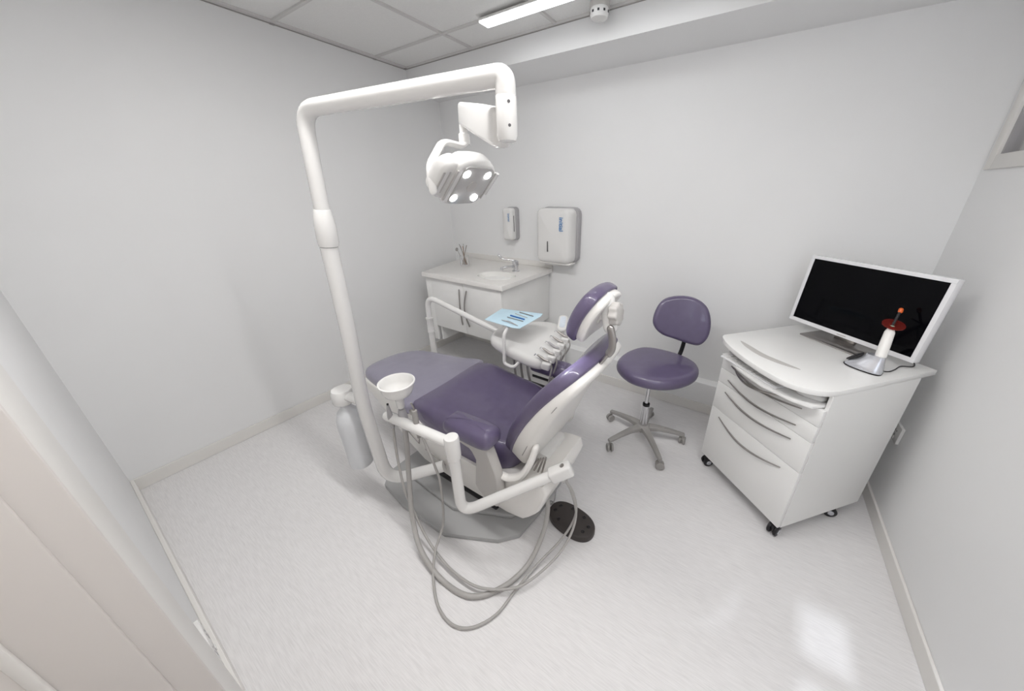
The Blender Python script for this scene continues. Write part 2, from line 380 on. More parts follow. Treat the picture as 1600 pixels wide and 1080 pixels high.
# ------------------------------------------------------------------ sink cabinet
sc = thing('sink_cabinet', 'white wall hung sink cabinet with two bow handled doors in the back corner', 'cabinet', (-1.83, 2.0, .44))
CX0, CX1, CY0, CZ0, CZ1 = -2.175, -1.44, 1.70, .44, .868
obj('body', B(CX0, CX1, CY0 + .018, YB, CZ0, CZ1, bev=.002), 'white', sc)
obj('side_filler', B(-2.245, CX0 - .002, CY0 + .006, CY0 + .024, .30, CZ1, bev=.001), 'white', sc)
obj('shelf_panel', B(CX0 + .01, CX0 + .03, CY0 + .03, 2.05, .30, .438, bev=.001), 'white', sc)
xm = -1.815
for a, b_, hx, sgn in ((CX0, xm - .0015, -1.853, -1), (xm + .0015, CX1, -1.778, 1)):
    d = obj('door', B(a, b_, CY0, CY0 + .017, CZ0, CZ1 - .004, bev=.002), 'white', sc)
    path = [(hx + sgn * (-.0) + .014 * math.sin(PI * i / 12) * (-sgn), CY0 - .004 - .022 * math.sin(PI * i / 12), .515 + .29 * i / 12) for i in range(13)]
    obj('handle', tube(path, .0055, 8, round_end=True), 'steel', d, label='curved steel bow handle')
pp = NB(); tube(smooth_path([(-1.62, 2.1, .44), (-1.62, 2.1, .36), (-1.62, 2.2, .33), (-1.62, YB - .02, .33)]), .02, bm=pp)
obj('waste_pipe', pp, 'lgrey', sc)
br = NB(); box(br, -2.05, -1.99, 1.95, 2.3, .40, .44, bev=.004); tube([(-2.02, 2.02, .40), (-2.02, 2.02, .30)], .022, bm=br, round_end=True)
obj('support_bracket', br, 'shell', sc)
ct = thing('worktop', 'cream stone-effect worktop with inset white basin on the sink cabinet', 'worktop', (-1.9, 2.0, CZ1))
t = NB(); bxo = (-1.64, 1.90, .155, .125)   # basin centre and radii
outer = [( -2.245 if 1 else 0, 1.675), (-1.405, 1.675), (-1.405, YB), (XL, YB), (XL, 1.675)]
n = 40
ell = [(bxo[0] + bxo[2] * math.cos(2 * PI * i / n), bxo[1] + bxo[3] * math.sin(2 * PI * i / n)) for i in range(n)]
def rectpt(a):
    x0, x1, y0, y1 = -2.245, -1.405, 1.675, YB; dx, dy = math.cos(a), math.sin(a)
    ts = [((x1 if dx > 0 else x0) - bxo[0]) / dx if abs(dx) > 1e-6 else 9, ((y1 if dy > 0 else y0) - bxo[1]) / dy if abs(dy) > 1e-6 else 9]
    s = min(ts); x, y = bxo[0] + dx * s, bxo[1] + dy * s
    return (x - (.185 * (y - 1.675) / .685) * max(0, (-1.405 - x) / .84), y)
angs = sorted([2 * PI * i / n for i in range(n)] + [math.atan2(y - bxo[1], x - bxo[0]) % (2 * PI) for x in (-2.245, -1.405) for y in (1.675, YB)])
rec = [rectpt(a) for a in angs]; el = [(bxo[0] + bxo[2] * math.cos(a), bxo[1] + bxo[3] * math.sin(a)) for a in angs]
loft(t, [[(x, y, z) for x, y in L] for L, z in ((el, CZ1), (rec, CZ1), (rec, .898), ([(bxo[0] + (x - bxo[0]) * .992, bxo[1] + (y - bxo[1]) * .992) for x, y in rec], .902), (el, .902), (el, CZ1))], cap=False)
obj('counter_slab', t, 'counter', ct)
def bas(k, z): return [(bxo[0] + bxo[2] * k * math.cos(2 * PI * i / 40), bxo[1] + bxo[3] * k * math.sin(2 * PI * i / 40), z) for i in range(40)]
t = NB(); loft(t, [bas(1.04, .9025), bas(1.02, .906), bas(.98, .902), bas(.93, .87), bas(.8, .82), bas(.55, .79), bas(.1, .785)], cap=False)
obj('basin', t, 'basin', ct)
obj('upstand', B(-2.42, -1.405, YB - .012, YB, .902, .95, bev=.003), 'skirt', ct)
obj('drain', lathe([(0, .787), (.02, .787), (.022, .791), (0, .791)], 20, Matrix.Translation((bxo[0], bxo[1], 0))), 'chrome', ct)
# tap
TX, TY = -1.605, 2.10
tp = thing('basin_tap', 'chrome tap with long lever handle behind the basin', 'tap', (TX, TY, .902))
t = lathe([(0, .902), (.030, .902), (.030, .908), (.022, .914), (.022, .95), (.026, .955), (.026, .985), (.015, .992), (0, .992)], 24, Matrix.Translation((TX, TY, 0)))
obj('body', t, 'chrome', tp)
t = NB(); tube(smooth_path([(TX, TY, .938), (TX - .03, TY - .05, .945), (TX - .06, TY - .10, .94)]), .010, bm=t); tube([(TX - .06, TY - .1, .947), (TX - .062, TY - .104, .925)], .013, bm=t)
obj('spout', t, 'chrome', tp)
t = NB(); tube(smooth_path([(TX, TY, .985), (TX - .03, TY - .02, .995), (TX - .075, TY - .045, 1.0), (TX - .105, TY - .06, 1.015)]), .0055, bm=t)
tube([(TX - .10, TY - .057, 1.012), (TX - .112, TY - .064, 1.03)], .010, bm=t, round_end=True)
obj('lever', t, 'chrome', tp)
# jar with brushes in the corner
JX, JY = -2.14, 2.06
jr = tag(obj('glass_jar', lathe([(0, .903), (.036, .903), (.038, .906), (.038, .985), (.035, .985), (.034, .910), (0, .909)], 28, Matrix.Translation((JX, JY, 0))), 'glass'), 'clear glass jar holding brushes at corner end of the worktop', 'jar')
for k, (a, l, m) in enumerate(((.3, .17, 'steel'), (1.3, .165, 'wood'), (2.2, .175, 'steel'), (3.1, .16, 'wood'), (4.2, .18, 'steel'), (5.3, .165, 'wood'))):
    q = tube([(JX - .022 * math.cos(a), JY - .022 * math.sin(a), .913), (JX + .036 * math.cos(a), JY + .03 * math.sin(a), .905 + l)], .0028, 8, round_end=True)
    tag(obj('instrument_stick', q, m), 'thin grey steel stick leaning in the glass jar by the corner' if m == 'steel' else 'thin brown stick leaning in the glass jar by the corner', 'instrument', 'grey sticks in the glass jar' if m == 'steel' else 'brown sticks in the glass jar')
tag(obj('dental_mirror', lathe([(0, 0), (.016, 0), (.016, .003), (0, .003)], 20, Matrix.Translation((JX - .07, JY - .01, 1.035)) @ Matrix.Rotation(1.3, 4, 'X'), bm=tube([(JX - .01, JY, .914), (JX - .066, JY - .008, 1.028)], .0022, 8)), 'steel'), 'small round-headed mirror poking left out of the glass jar', 'instrument')
# soap dispenser
so = thing('soap_dispenser', 'small white soap dispenser with grey back plate on back wall', 'dispenser', (-1.80, YB, 1.11))
mx = frame((-1.80, YB, 1.25), (1, 0, 0), (0, -1, 0))     # local x=right, z=out of wall, y=down/up
my = -1 if (mx @ Vector((0, 1, 0))).z < (mx @ Vector((0, 0, 0))).z else 1
obj('back_plate', pillow(rrect(-.050, .057, -.135, .137, .03), .045, .006, 0, mx=mx), 'greyp', so, label='grey back plate')
cv = obj('cover', pillow(rrect(-.056, .046, -.132, .132, .025), .10, .022, .006, mx=mx), 'plast', so)
obj('level_slot', B(.0455, .0475, -.06, .07, .062, .070, mx), 'dgrey', cv)
RZ = Matrix.Rotation(-PI / 2 * my, 4, 'Z')
text_mesh('logo_print', 'initial', .030, 'print', mx @ Matrix.Translation((.018, .055 * my, .1035)) @ RZ if my > 0 else mx @ Matrix.Translation((.018, -.055, .1035)) @ RZ, cv)
# towel dispenser
tw = thing('towel_dispenser', 'large white paper towel dispenser with blue lettering on back wall', 'dispenser', (-1.32, YB, .94))
mx = frame((-1.315, YB, 1.185), (1, 0, 0), (0, -1, 0))
obj('back_plate', pillow(rrect(-.165, .165, -.205, .212, .05), .055, .01, 0, mx=mx), 'greyp', tw, label='grey back housing')
def bow(p): return Vector((p.x * (1 - .05 * max(0, p.z - .05) / .1), p.y, p.z))
cv = obj('cover', pillow(rrect(-.165, .150, -.205, .205, .045), .155, .035, .012, mx=mx, f=bow), 'plast', tw)
obj('window_slot', prism(rrect(-.045, -.037, -.115, -.035, .003), .165, .1695, mx), 'dgrey', cv)
text_mesh('logo_print', 'initial', .048, 'print', mx @ Matrix.Translation((.075, .095 * my, .1665)) @ RZ, cv)
obj('paper_towel', B(-.11, .10, -.232, -.206, .055, .10, mx, bev=.002), 'plast', tw, label='white paper edge')
obj('base_lip', B(-.14, .14, -.214, -.2, .03, .13, mx, bev=.004), 'shell', tw)
# ------------------------------------------------------------------ dental chair
YC = 1.06
ch = thing('dental_chair', 'reclined purple dental chair with white shell on a grey floor plate', 'dental chair', (-1.0, YC, 0))
bp = [(-1.50, .70), (-1.44, .635), (-1.245, .607), (-.95, .615), (-.715, .725), (-.645, .80), (-.63, .95), (-.63, 1.17), (-.645, 1.32), (-.715, 1.40), (-.95, 1.50), (-1.44, 1.49), (-1.50, 1.42)]
obj('floor_plate', prism(bp, 0, .028, bev=.006), 'base', ch, label='flat grey floor plate')
t = NB(); prism([(-1.36, .74), (-1.0, .72), (-.72, .84), (-.68, .95), (-.68, 1.2), (-.72, 1.3), (-1.0, 1.4), (-1.36, 1.38)], .027, .052, bev=.008, bm=t)
obj('plate_cover', t, 'base', ch)
t = NB(); loft(t, [[(x, y, z) for x, z in ((-1.30, .05), (-1.16, .05), (-.78, .17), (-.80, .26), (-.92, .26))] for y in (.86, 1.26)]); obj('lift_arm', t, 'basetop', ch, smooth=False, label='dark lift arm')
t = B(-1.25, -.80, .82, 1.30, .05, .10, bev=.01); obj('lift_base', t, 'black', ch)
# body casting: side profile extruded across
prof = [(-1.84, .455), (-1.86, .425), (-1.80, .39), (-1.62, .32), (-1.42, .22), (-1.24, .175), (-1.0, .155), (-.68, .155), (-.60, .175), (-.53, .26), (-.485, .39), (-.50, .44), (-.58, .43), (-.66, .38), (-.80, .345), (-1.05, .35), (-1.2, .40), (-1.28, .455)]
def wy(x): return .27 if x > -1.25 else .27 - .07 * ((-1.25 - x) / .6)
prof = [(p.x, p.z) for p in resample([(x, 0, z) for x, z in prof], 70)]
t = NB(); rings = []
cx_, cz_ = -1.1, .31
for f, k in ((-1, .93), (-.985, .97), (-.95, 1.0), (.95, 1.0), (.985, .97), (1, .93)):
    rings.append([(cx_ + (x - cx_) * (1 - (1 - k) * .25), YC + f * wy(x) * (1.04 if f < 0 else 1.04 - .85 * max(0, min(1, (x + .95) / .3))), cz_ + (z - cz_) * k) for x, z in prof])
loft(t, rings); obj('body_shell', t, 'shell', ch)
t = NB()
for s in (-1,):
    y = YC + s * .272
    for a, b in (((-1.50, .335), (-1.28, .275)), ((-1.23, .265), (-1.08, .235)), ((-1.28, .275), (-1.27, .31))):
        tube([(a[0], YC + s * (wy(a[0]) * 1.04 + .001), a[1]), (b[0], YC + s * (wy(b[0]) * 1.04 + .001), b[1])], .0022, 6, bm=t)
obj('body_seam', t, 'seam', ch)
# foot cushion (under a clear film) and seat cushion
foot = smooth_closed([(-1.30, .80), (-1.5, .815), (-1.72, .845), (-1.86, .875), (-1.91, .95), (-1.91, 1.13), (-1.84, 1.24), (-1.72, 1.285), (-1.5, 1.315), (-1.30, 1.325)])
def footf(p): 
    k = max(0, min(1, (-1.3 - p.x) / .6)); return Vector((p.x, p.y, .445 + p.z * (1 - .15 * k) - .012 * k + .006 * math.sin((p.y - .8) * 9) * (p.z > .05)))
obj('foot_cushion', pillow(foot, .068, .03, .008, n=90, rb=.02, f=footf), 'film', ch, label='foot cushion under a greyish clear film')
t = NB(); 
for i in range(5):
    a = .9 + .05 * i; tube([(-1.895, a, .50 - .02 * (i % 2)), (-1.93, a + .01, .44 - .03 * (i % 2))], .004, 6, bm=t)
seat = smooth_closed([(-1.335, .86), (-1.30, .80), (-1.18, .785), (-.95, .79), (-.80, .80), (-.69, .85), (-.635, .96), (-.625, 1.06), (-.635, 1.16), (-.69, 1.27), (-.80, 1.32), (-.95, 1.33), (-1.18, 1.335), (-1.30, 1.32), (-1.335, 1.26)])
def interp(x, tab):
    if x <= tab[0][0]: return tab[0][1]
    for (a, p), (b, q) in zip(tab, tab[1:]):
        if x <= b:
            k = (x - a) / (b - a); k = k * k * (3 - 2 * k); return p + (q - p) * k
    return tab[-1][1]
def seatf(p):
    zb = interp(p.x, [(-1.33, .44), (-1.22, .40), (-1.08, .315), (-.86, .295), (-.72, .345), (-.62, .43)])
    zt = interp(p.x, [(-1.34, .515), (-1.2, .535), (-.95, .515), (-.75, .495), (-.62, .50)]) - .018 * math.exp(-((p.y - YC) / .13) ** 2) * interp(p.x, [(-1.3, 0), (-1.1, 1)])
    return Vector((p.x, p.y, zb + (zt - zb) * p.z / .2))
obj('seat_cushion', pillow(seat, .2, .06, .0, n=110, rb=.045, f=seatf, steps=7), 'vinyl', ch)
# backrest
D = Vector((.56, 0, .83)).normalized(); N = Vector((-.83, 0, .56)).normalized()
BM = frame((-.735, YC, .495), (0, -1, 0), N)
back = smooth_closed([(-.20, -.01), (-.235, .03), (-.258, .15), (-.262, .30), (-.255, .40), (-.232, .48), (-.185, .53), (-.11, .555), (0, .56), (.11, .555), (.185, .53), (.232, .48), (.255, .40), (.262, .30), (.258, .15), (.235, .03), (.20, -.01), (0, -.02)])
def bendf(off, th):
    def f(p):
        s = max(0, min(1, p.y / .60)); lat = (p.x / .26) ** 2
        return Vector((p.x, p.y, p.z + off + .028 * math.sin(PI * s) + .012 * lat))
    return f
obj('backrest_cushion', pillow(back, .055, .026, -.006, n=110, rb=.012, f=bendf(-.055, 0), mx=BM), 'vinyl', ch)
def shellf(p):
    s = max(0, min(1, p.y / .60)); lat = (p.x / .26) ** 2; d = .095 - .065 * s
    return Vector((p.x * .985, p.y * .985 + .0, -.053 + .028 * math.sin(PI * s) + .012 * lat - (p.z / .08) * d))
obj('backrest_shell', pillow(back, .08, .035, .0, n=110, rb=.004, f=shellf, mx=BM), 'shell', ch)
t = NB(); tube([BM @ shellf(Vector((.262 * .995 if 0 else -(-.255), y, .052))) for y in (.08, .2, .32, .42)], .0014, 6, bm=t)
obj('shell_seam', t, 'seam', ch)
# back slider bracket and head rest
YS = 1.0
obj('slider_bar', tube([aty(951, 553, YS), aty(938, 568, YS), aty(926, 581, YS)], .017, 14, flat=.4), 'steel', ch, label='brushed steel head rest slider')
obj('slider_hook', tube(smooth_path([aty(954, 514, YS), aty(957, 530, YS), aty(956, 545, YS), aty(951, 553, YS)], 5), .014, 14, flat=.8, round_end=True), 'steel', ch)
HD = Vector((.45, 0, .89)).normalized(); HN = Vector((-.89, 0, .45)).normalized()
HM = frame((-.468, YC, 1.105), (0, -1, 0), HN)
hd = smooth_closed([(-.085, -.105), (-.11, -.085), (-.122, -.02), (-.118, .045), (-.10, .085), (-.05, .102), (0, .104), (.05, .102), (.10, .085), (.118, .045), (.122, -.02), (.11, -.085), (.085, -.105), (0, -.11)])
def headf(off):
    def f(p): return Vector((p.x, p.y, p.z + off - 1.1 * (abs(p.y) ** 2.0) * 1.3 - .7 * p.x ** 2))
    return f
hr = obj('headrest_cushion', pillow(hd, .05, .024, .004, n=90, rb=.012, f=headf(-.02), mx=HM), 'vinyl', ch)
def hshell(p):
    q = headf(-.02)(Vector((p.x * .9, p.y * .9, 0))); return Vector((q.x, q.y, q.z - p.z + .004))
obj('headrest_shell', pillow([(x * 1.0, y) for x, y, *_ in hd], .035, .015, .006, n=90, rb=.002, f=hshell, mx=HM), 'shell', hr)
t = NB()
loft(t, [[HM @ Vector((x, y, z)) for x, y in ((-.03, -.02), (.03, -.02), (.03, .04), (-.03, .04))] for z in (-.04, -.065)])
tube([HM @ Vector((-.04, .03, -.07)), HM @ Vector((.04, .03, -.07))], .024, 20, bm=t)
obj('headrest_pivot', t, 'shell', ch)
t = NB(); pth = [HM @ Vector((0, .03, -.065)), aty(949, 466, 1.04), aty(951, 490, 1.03), aty(954, 511, 1.02)]
tube(smooth_path(pth, 6), .026, 18, bm=t, flat=.85, round_end=True); obj('headrest_neck', t, 'plast', ch)
kx = frame(aty(956, 490, 1.03), (0, 1, 0), (.96, -.22, .12))
t = NB()
pts = [((.040 + .003 * math.cos(8 * a)) * math.cos(a), (.040 + .003 * math.cos(8 * a)) * math.sin(a)) for a in [2 * PI * i / 64 for i in range(64)]]
pillow(pts, .032, .008, .003, n=64, mx=kx, bm=t); obj('locking_knob', t, 'lgrey', ch, label='beige grey lobed knob')
# arm rests with supports
for s, (ax0, ax1, ay, az) in ((-1, (-.960, -.705, .748, .548)), (1, (-.965, -.715, 1.405, .522))):
    t = pillow(smooth_closed([(ax0, ay - .03), (ax0 + .02, ay - .05), (ax0 + .12, ay - .058), (ax1 - .03, ay - .055), (ax1, ay - .03), (ax1, ay + .03), (ax1 - .03, ay + .055), (ax0 + .12, ay + .058), (ax0 + .02, ay + .05), (ax0, ay + .03)]), .082, .042, .006, n=80, rb=.03, f=lambda p: Vector((p.x, p.y, p.z + az + .012 * (p.x - ax0) / .28)))
    a = obj('armrest', t, 'vinyl', ch)
    pr = [(-.965, .545), (-.95, .535), (-.83, .515), (-.80, .47), (-.81, .40), (-.822, .31), (-.79, .275), (-.73, .245), (-.695, .25), (-.685, .30), (-.69, .43), (-.715, .50), (-.735, .55)]
    q = NB(); y0, y1 = (ay - .025, ay + .022)
    pr3 = [(p.x, p.z) for p in resample([(x, 0, z) for x, z in pr], 48)]
    rr = []
    for y, k in ((y0, .9), (y0 + .004, .97), (y0 + .012, 1), (y1 - .012, 1), (y1 - .004, .97), (y1, .9)):
        rr.append([(-.765 + (x + .765) * (k if x > -.84 else 1), y, .40 + (z - .40) * (1 - (1 - k) * .3)) for x, z in pr3])
    loft(q, rr); obj('arm_support', q, 'lgrey' if s < 0 else 'shell', a, label='taupe arm support')
t = NB()
tube(smooth_path([(-.70, .765, .40), (-.665, .775, .395), (-.61, .785, .43), (-.575, .80, .50), (-.56, .82, .57)]), lambda k: .022 - .006 * abs(k - .5), 12, bm=t, flat=.7, round_end=True)
obj('hinge_link', t, 'shell', ch)
t = NB(); box(t, -.64, -.56, .90, 1.08, .36, .46, bev=.02); obj('hinge_block', t, 'plast', ch)
t = NB()
for i in range(4): tube([(-.575 + .012 * i, .80 + .01 * i, .47 - .01 * i), (-.56 + .012 * i, .84, .50 + .008 * i)], .004, 8, bm=t)
obj('hinge_bolts', t, 'steel', ch)
# ------------------------------------------------------------------ dental light on its tall bent post
dl = thing('dental_light', 'white dental light hanging from a tall bent tube post beside the chair', 'dental light', (-1.29, .59, 0))
Y0 = .59
low = [aty(592, 712, Y0), aty(567, 632, Y0), aty(543, 512, Y0), aty(514, 386, Y0)]
el = aty(600, 748, .60); el = aty(606, 752, .592)
jn = atz(694, 728, .235)
t = tube(bent_path([low[3], low[2], low[1], el, jn], [.1, .1, .11]), .0285, 20); obj('lower_post', t, 'enamel', dl)
col0, col1 = aty(514, 384, Y0), aty(503, 327, Y0); ax = (col1 - col0)
obj('post_collar', tube([col0, col0 + ax * .1, col0 + ax * .55, col0 + ax * .98, col0 + ax], lambda k: [.031, .0335, .0335, .026, .0245][round(k * 4)], 24), 'enamel', dl)
top = aty(473, 171, Y0 + .005); end = Vector((-.545, .70, 1.742)); bot = Vector((-.545, .70, 1.610))
seam = Vector((-.545, .70, 1.702))
t = tube(bent_path([col1 - ax * .05, aty(486, 243, Y0), top, end, seam], [.12, .13, .045], 10), .0235, 20); obj('upper_post', t, 'enamel', dl)
t = tube([seam, seam + (bot - seam) * .02, bot + Vector((0, 0, .012)), bot + Vector((0, 0, .003)), bot], lambda k: [.0235, .0245, .0245, .021, .012][round(k * 4)], 24)
eb = obj('end_block', t, 'enamel', dl)
t = NB(); dirc = Vector((.55, -.7, -.1)).normalized()
for z in (1.688, 1.642):
    c = Vector((-.545, .70, z)); dd = (Vector((0, 0, z)) - c); dd.z = 0; dd.normalize()
    dd = Matrix.Rotation(.25, 3, 'Z') @ dd
    obj('screw_hole', tube([c + dd * .022, c + dd * .0252], .0034, 12), 'dgrey', eb)
# spring arm
A, Bp_ = Vector((-.565, .715, 1.640)), Vector((-.93, .95, 1.745))
dirn = (Bp_ - A).normalized(); side = dirn.cross(Vector((0, 0, 1))).normalized(); upv = side.cross(dirn)
t = NB(); rings = []
for k, hh, hw, dz in ((0, .030, .012, 0), (.02, .040, .020, 0), (.06, .043, .023, 0), (.5, .040, .023, .002), (.93, .033, .020, .004), (.98, .027, .015, .004), (1, .015, .008, .004)):
    c = A.lerp(Bp_, k) + Vector((0, 0, dz)); rings.append([c + side * x + upv * y for x, y in rrect(-hw, hw, -hh, hh, min(hw, hh) * .6, 4)])
loft(t, rings); obj('spring_arm', t, 'plast', dl)
t = NB(); box(t, -.01, .01, -.035, -.02, .018, .0238, frame(A.lerp(Bp_, .12), dirn, side))
obj('arm_slot', t, 'dgrey', dl)
t = NB(); Sx, Sy = -.925, .945
tube([(Sx, Sy, 1.715), (Sx, Sy, 1.69), (Sx, Sy, 1.685), (Sx, Sy, 1.655)], lambda k: [.014, .014, .019, .019][round(k * 3)], 18, bm=t); obj('swivel', t, 'plast', dl)
t = tube(bent_path([(Sx, Sy, 1.66), (Sx - .0, Sy - .02, 1.648), (-.915, .835, 1.652), (-.872, .735, 1.575), (-.842, .712, 1.505)], .03), lambda k: .018 - .005 * k, 14, flat=.65, round_end=True)
obj('yoke_arm', t, 'plast', dl)
HH = frame((-.815, .84, 1.52), (0, 1, 0), (.70, 0, -.71))
t = pillow(smooth_closed([(-.07, -.078), (-.085, -.04), (-.085, .04), (-.07, .078), (-.02, .088), (.04, .086), (.08, .066), (.098, .03), (.098, -.03), (.08, -.066), (.04, -.086), (-.02, -.088)]), .06, .016, .0, n=80, rb=.02, mx=HH @ Matrix.Translation((0, 0, -.06)))
hdm = obj('lamp_head', t, 'plast', dl)
t = pillow(smooth_closed([(-.078, -.07), (-.11, -.056), (-.124, -.03), (-.124, .03), (-.11, .056), (-.078, .07), (-.06, .05), (-.06, -.05)]), .055, .016, .0, n=60, rb=.02, mx=HH @ Matrix.Translation((0, 0, -.065)))
obj('side_housing', t, 'plast', hdm)
for a in ((-.119, -.113, -.035, .035, -.012, -.0093), (-.100, -.094, -.04, .04, -.012, -.0093), (-.086, -.078, -.06, .055, -.002, .0015), (.083, .089, -.055, .055, -.002, .0015)):
    obj('vent_slot', B(*a, HH), 'lgrey', hdm)
lensf = [(-.062, -.066), (-.05, -.074), (.05, -.074), (.07, -.062), (.078, -.03), (.078, .03), (.07, .062), (.05, .074), (-.05, .074), (-.062, .066)]
obj('lamp_lens', prism(lensf, -.001, .004, HH, bev=.0015), 'lens', hdm, label='grey glossy lens')
obj('sensor_disc', lathe([(0, .004), (.02, .004), (.02, .0052), (0, .0052)], 24, HH @ Matrix.Translation((.005, 0, 0))), 'lgrey', hdm)
for u in (-.047, .047):
    for v in (-.048, .048):
        obj('light_emitter', lathe([(0, .004), (.0135, .004), (.0125, .0065), (0, .007)], 24, HH @ Matrix.Translation((u, v, 0))), 'led', hdm, label='bright glowing light emitter')
obj('side_handle', tube([HH @ Vector((.092, .04, -.02)), HH @ Vector((.112, .045, -.012)), HH @ Vector((.112, -.045, -.012)), HH @ Vector((.092, -.04, -.02))], .007, 12, round_end=True), 'plast', hdm)
lamp('dental_spot', 'SPOT', HH @ Vector((0, 0, .02)), 60, (.88, .92, 1), aim=(-.475, .92, .92), spot_size=math.radians(12), spot_blend=.7, shadow_soft_size=.04)
# ------------------------------------------------------------------ water bottle clipped to the post
wb = thing('water_bottle', 'milky white water bottle hanging from white cap behind light post', 'bottle', (-1.45, .58, .2))
q0 = Matrix.Translation((-1.475, .575, .05))
ba = lathe([(0, .165), (.045, .163), (.052, .17), (.054, .19), (.0555, .36), (.058, .40), (.056, .45), (.045, .49), (.024, .515), (.021, .535), (0, .535)], 36, q0); obj('bottle_body', ba, 'bottle', wb)
obj('bottle_cap', lathe([(0, .53), (.024, .53), (.046, .545), (.048, .55), (.048, .60), (.042, .612), (0, .613)], 36, q0), 'plast', wb)
obj('cap_bracket', tube([(-1.46, .578, .635), (-1.33, .592, .635)], .024, 14, flat=.8), 'plast', wb)
# ------------------------------------------------------------------ assistant arm
aa = thing('assistant_arm', 'bent white tube arm holding suction tools beside the chair', 'instrument arm', (-.79, .61, .36))
K = atz(705, 684, .68); kx, ky = K.x, K.y
E1 = Vector((kx, ky, aty(722, 801, ky).z)); HB = atz(877, 737, .50)
obj('arm_tube', tube(bent_path([(kx, ky, .58), E1, HB], .075, 10), .0215, 20), 'enamel', aa)
obj('post_collar', lathe([(0, .585), (.026, .585), (.0275, .60), (.0275, .675), (.025, .683), (0, .685)], 28, Matrix.Translation((kx, ky, 0))), 'enamel', aa)
LE = atz(606, 650, .652)
obj('holder_bar', tube([(kx, ky, .652), LE], .021, 20, round_end=True), 'enamel', aa)
dd = (HB - E1).normalized()
t = NB(); box(t, -.05, .045, -.024, .024, -.028, .026, frame(HB, dd, (0, 0, 1)), bev=.010, seg=3); obj('hub_block', t, 'enamel', aa)
obj('hub_screw', lathe([(0, .026), (.009, .026), (.009, .028), (.006, .0285), (.005, .027), (0, .027)], 20, frame(HB + dd * .015, dd, (0, 0, 1))), 'steel', aa)
obj('mount_bracket', tube(bent_path([HB + Vector((0, 0, -.02)), HB + Vector((-.02, .06, -.10)), (-.57, .98, .34)], .03), .022, 14), 'plast', aa)
# the three tools in the holder bar, each with its hose
def hosepts(l, k=8): return smooth_path([atz(x, y, z) for x, y, z in l], k)
fu = thing('suction_funnel', 'white funnel cup on a grey suction holder with a thick grey hose', 'suction funnel', (0, 0, 0))
F = atz(630, 652, .66); F0_ = Matrix.Translation((F.x, F.y, .712)) @ Matrix.Rotation(.03, 4, 'Y') @ Matrix.Scale(1.25, 4, (1, 0, 0)) @ Matrix.Scale(1.25, 4, (0, 1, 0)) @ Matrix.Translation((0, 0, -.70))
obj('funnel_cup', lathe([(.0, .695), (.009, .695), (.012, .70), (.013, .735), (.018, .745), (.040, .765), (.047, .785), (.049, .808), (.054, .812), (.054, .816), (.050, .817), (.046, .81), (.044, .788), (.036, .768), (.012, .748), (.004, .742), (0, .742)], 40, F0_), 'plast', fu)
obj('holder_body', lathe([(0, .60), (.013, .60), (.016, .62), (.018, .66), (.015, .69), (.012, .70), (0, .70)], 20, Matrix.Translation((F.x, F.y, 0))), 'greyp', fu)
obj('hose', tube(hosepts([(632, 664, .62), (636, 700, .50), (640, 760, .31), (645, 812, .15), (658, 860, .06), (690, 906, .013), (735, 932, .012), (785, 918, .012), (825, 882, .03), (849, 832, .10), (856, 795, .19), (853, 768, .275)]), .0105, 12), 'hose', fu)
obj('hose_end', tube([atz(853, 768, .275), atz(851, 758, .30)], .015, 14, round_end=True), 'plast', fu)
se = thing('saliva_ejector', 'slim grey saliva ejector left of the funnel with a thin hose', 'suction tool', (0, 0, 0))
Fs = atz(611, 656, .65)
obj('ejector_body', lathe([(0, .61), (.008, .61), (.012, .64), (.011, .67), (.006, .71), (.004, .722), (0, .722)], 18, Matrix.Translation((Fs.x, Fs.y, 0))), 'greyp', se)
obj('tip_opening', lathe([(0, .722), (.004, .722), (.004, .728), (0, .728)], 12, Matrix.Translation((Fs.x, Fs.y, 0))), 'black', se)
obj('hose', tube(hosepts([(614, 668, .61), (621, 715, .46), (632, 765, .30), (643, 790, .20), (660, 828, .10), (680, 861, .05), (708, 893, .033), (745, 917, .033), (790, 921, .035), (824, 910, .035), (867, 873, .05), (891, 837, .10), (900, 803, .18), (893, 770, .36), (882, 748, .46)]), .0055, 10), 'hose', se)
sy = thing('air_water_syringe', 'grey steel air water syringe right of the funnel with a looped thin hose', 'syringe', (0, 0, 0))
Fy = atz(652, 668, .65)
obj('syringe_body', lathe([(0, .60), (.007, .60), (.010, .63), (.011, .69), (.010, .73), (0, .732)], 18, Matrix.Translation((Fy.x, Fy.y, 0))), 'casterg', sy)
obj('syringe_tip', tube(smooth_path([(Fy.x, Fy.y, .728), (Fy.x, Fy.y, .745), (Fy.x - .004, Fy.y - .004, .765)]), .0035, 10, round_end=True), 'steel', sy)
obj('syringe_button', B(Fy.x - .026, Fy.x - .006, Fy.y - .006, Fy.y + .006, .705, .725, bev=.003), 'steel', sy)
obj('hose', tube(hosepts([(653, 668, .60), (665, 694, .52), (680, 730, .42), (688, 756, .33), (693, 812, .17), (686, 842, .10), (680, 862, .07), (677, 900, .02), (684, 946, .007), (706, 976, .007), (738, 981, .007), (776, 960, .007), (806, 922, .008), (838, 884, .02), (878, 842, .08), (899, 806, .16), (897, 775, .33), (884, 750, .45)]), .0055, 10), 'hose', sy)
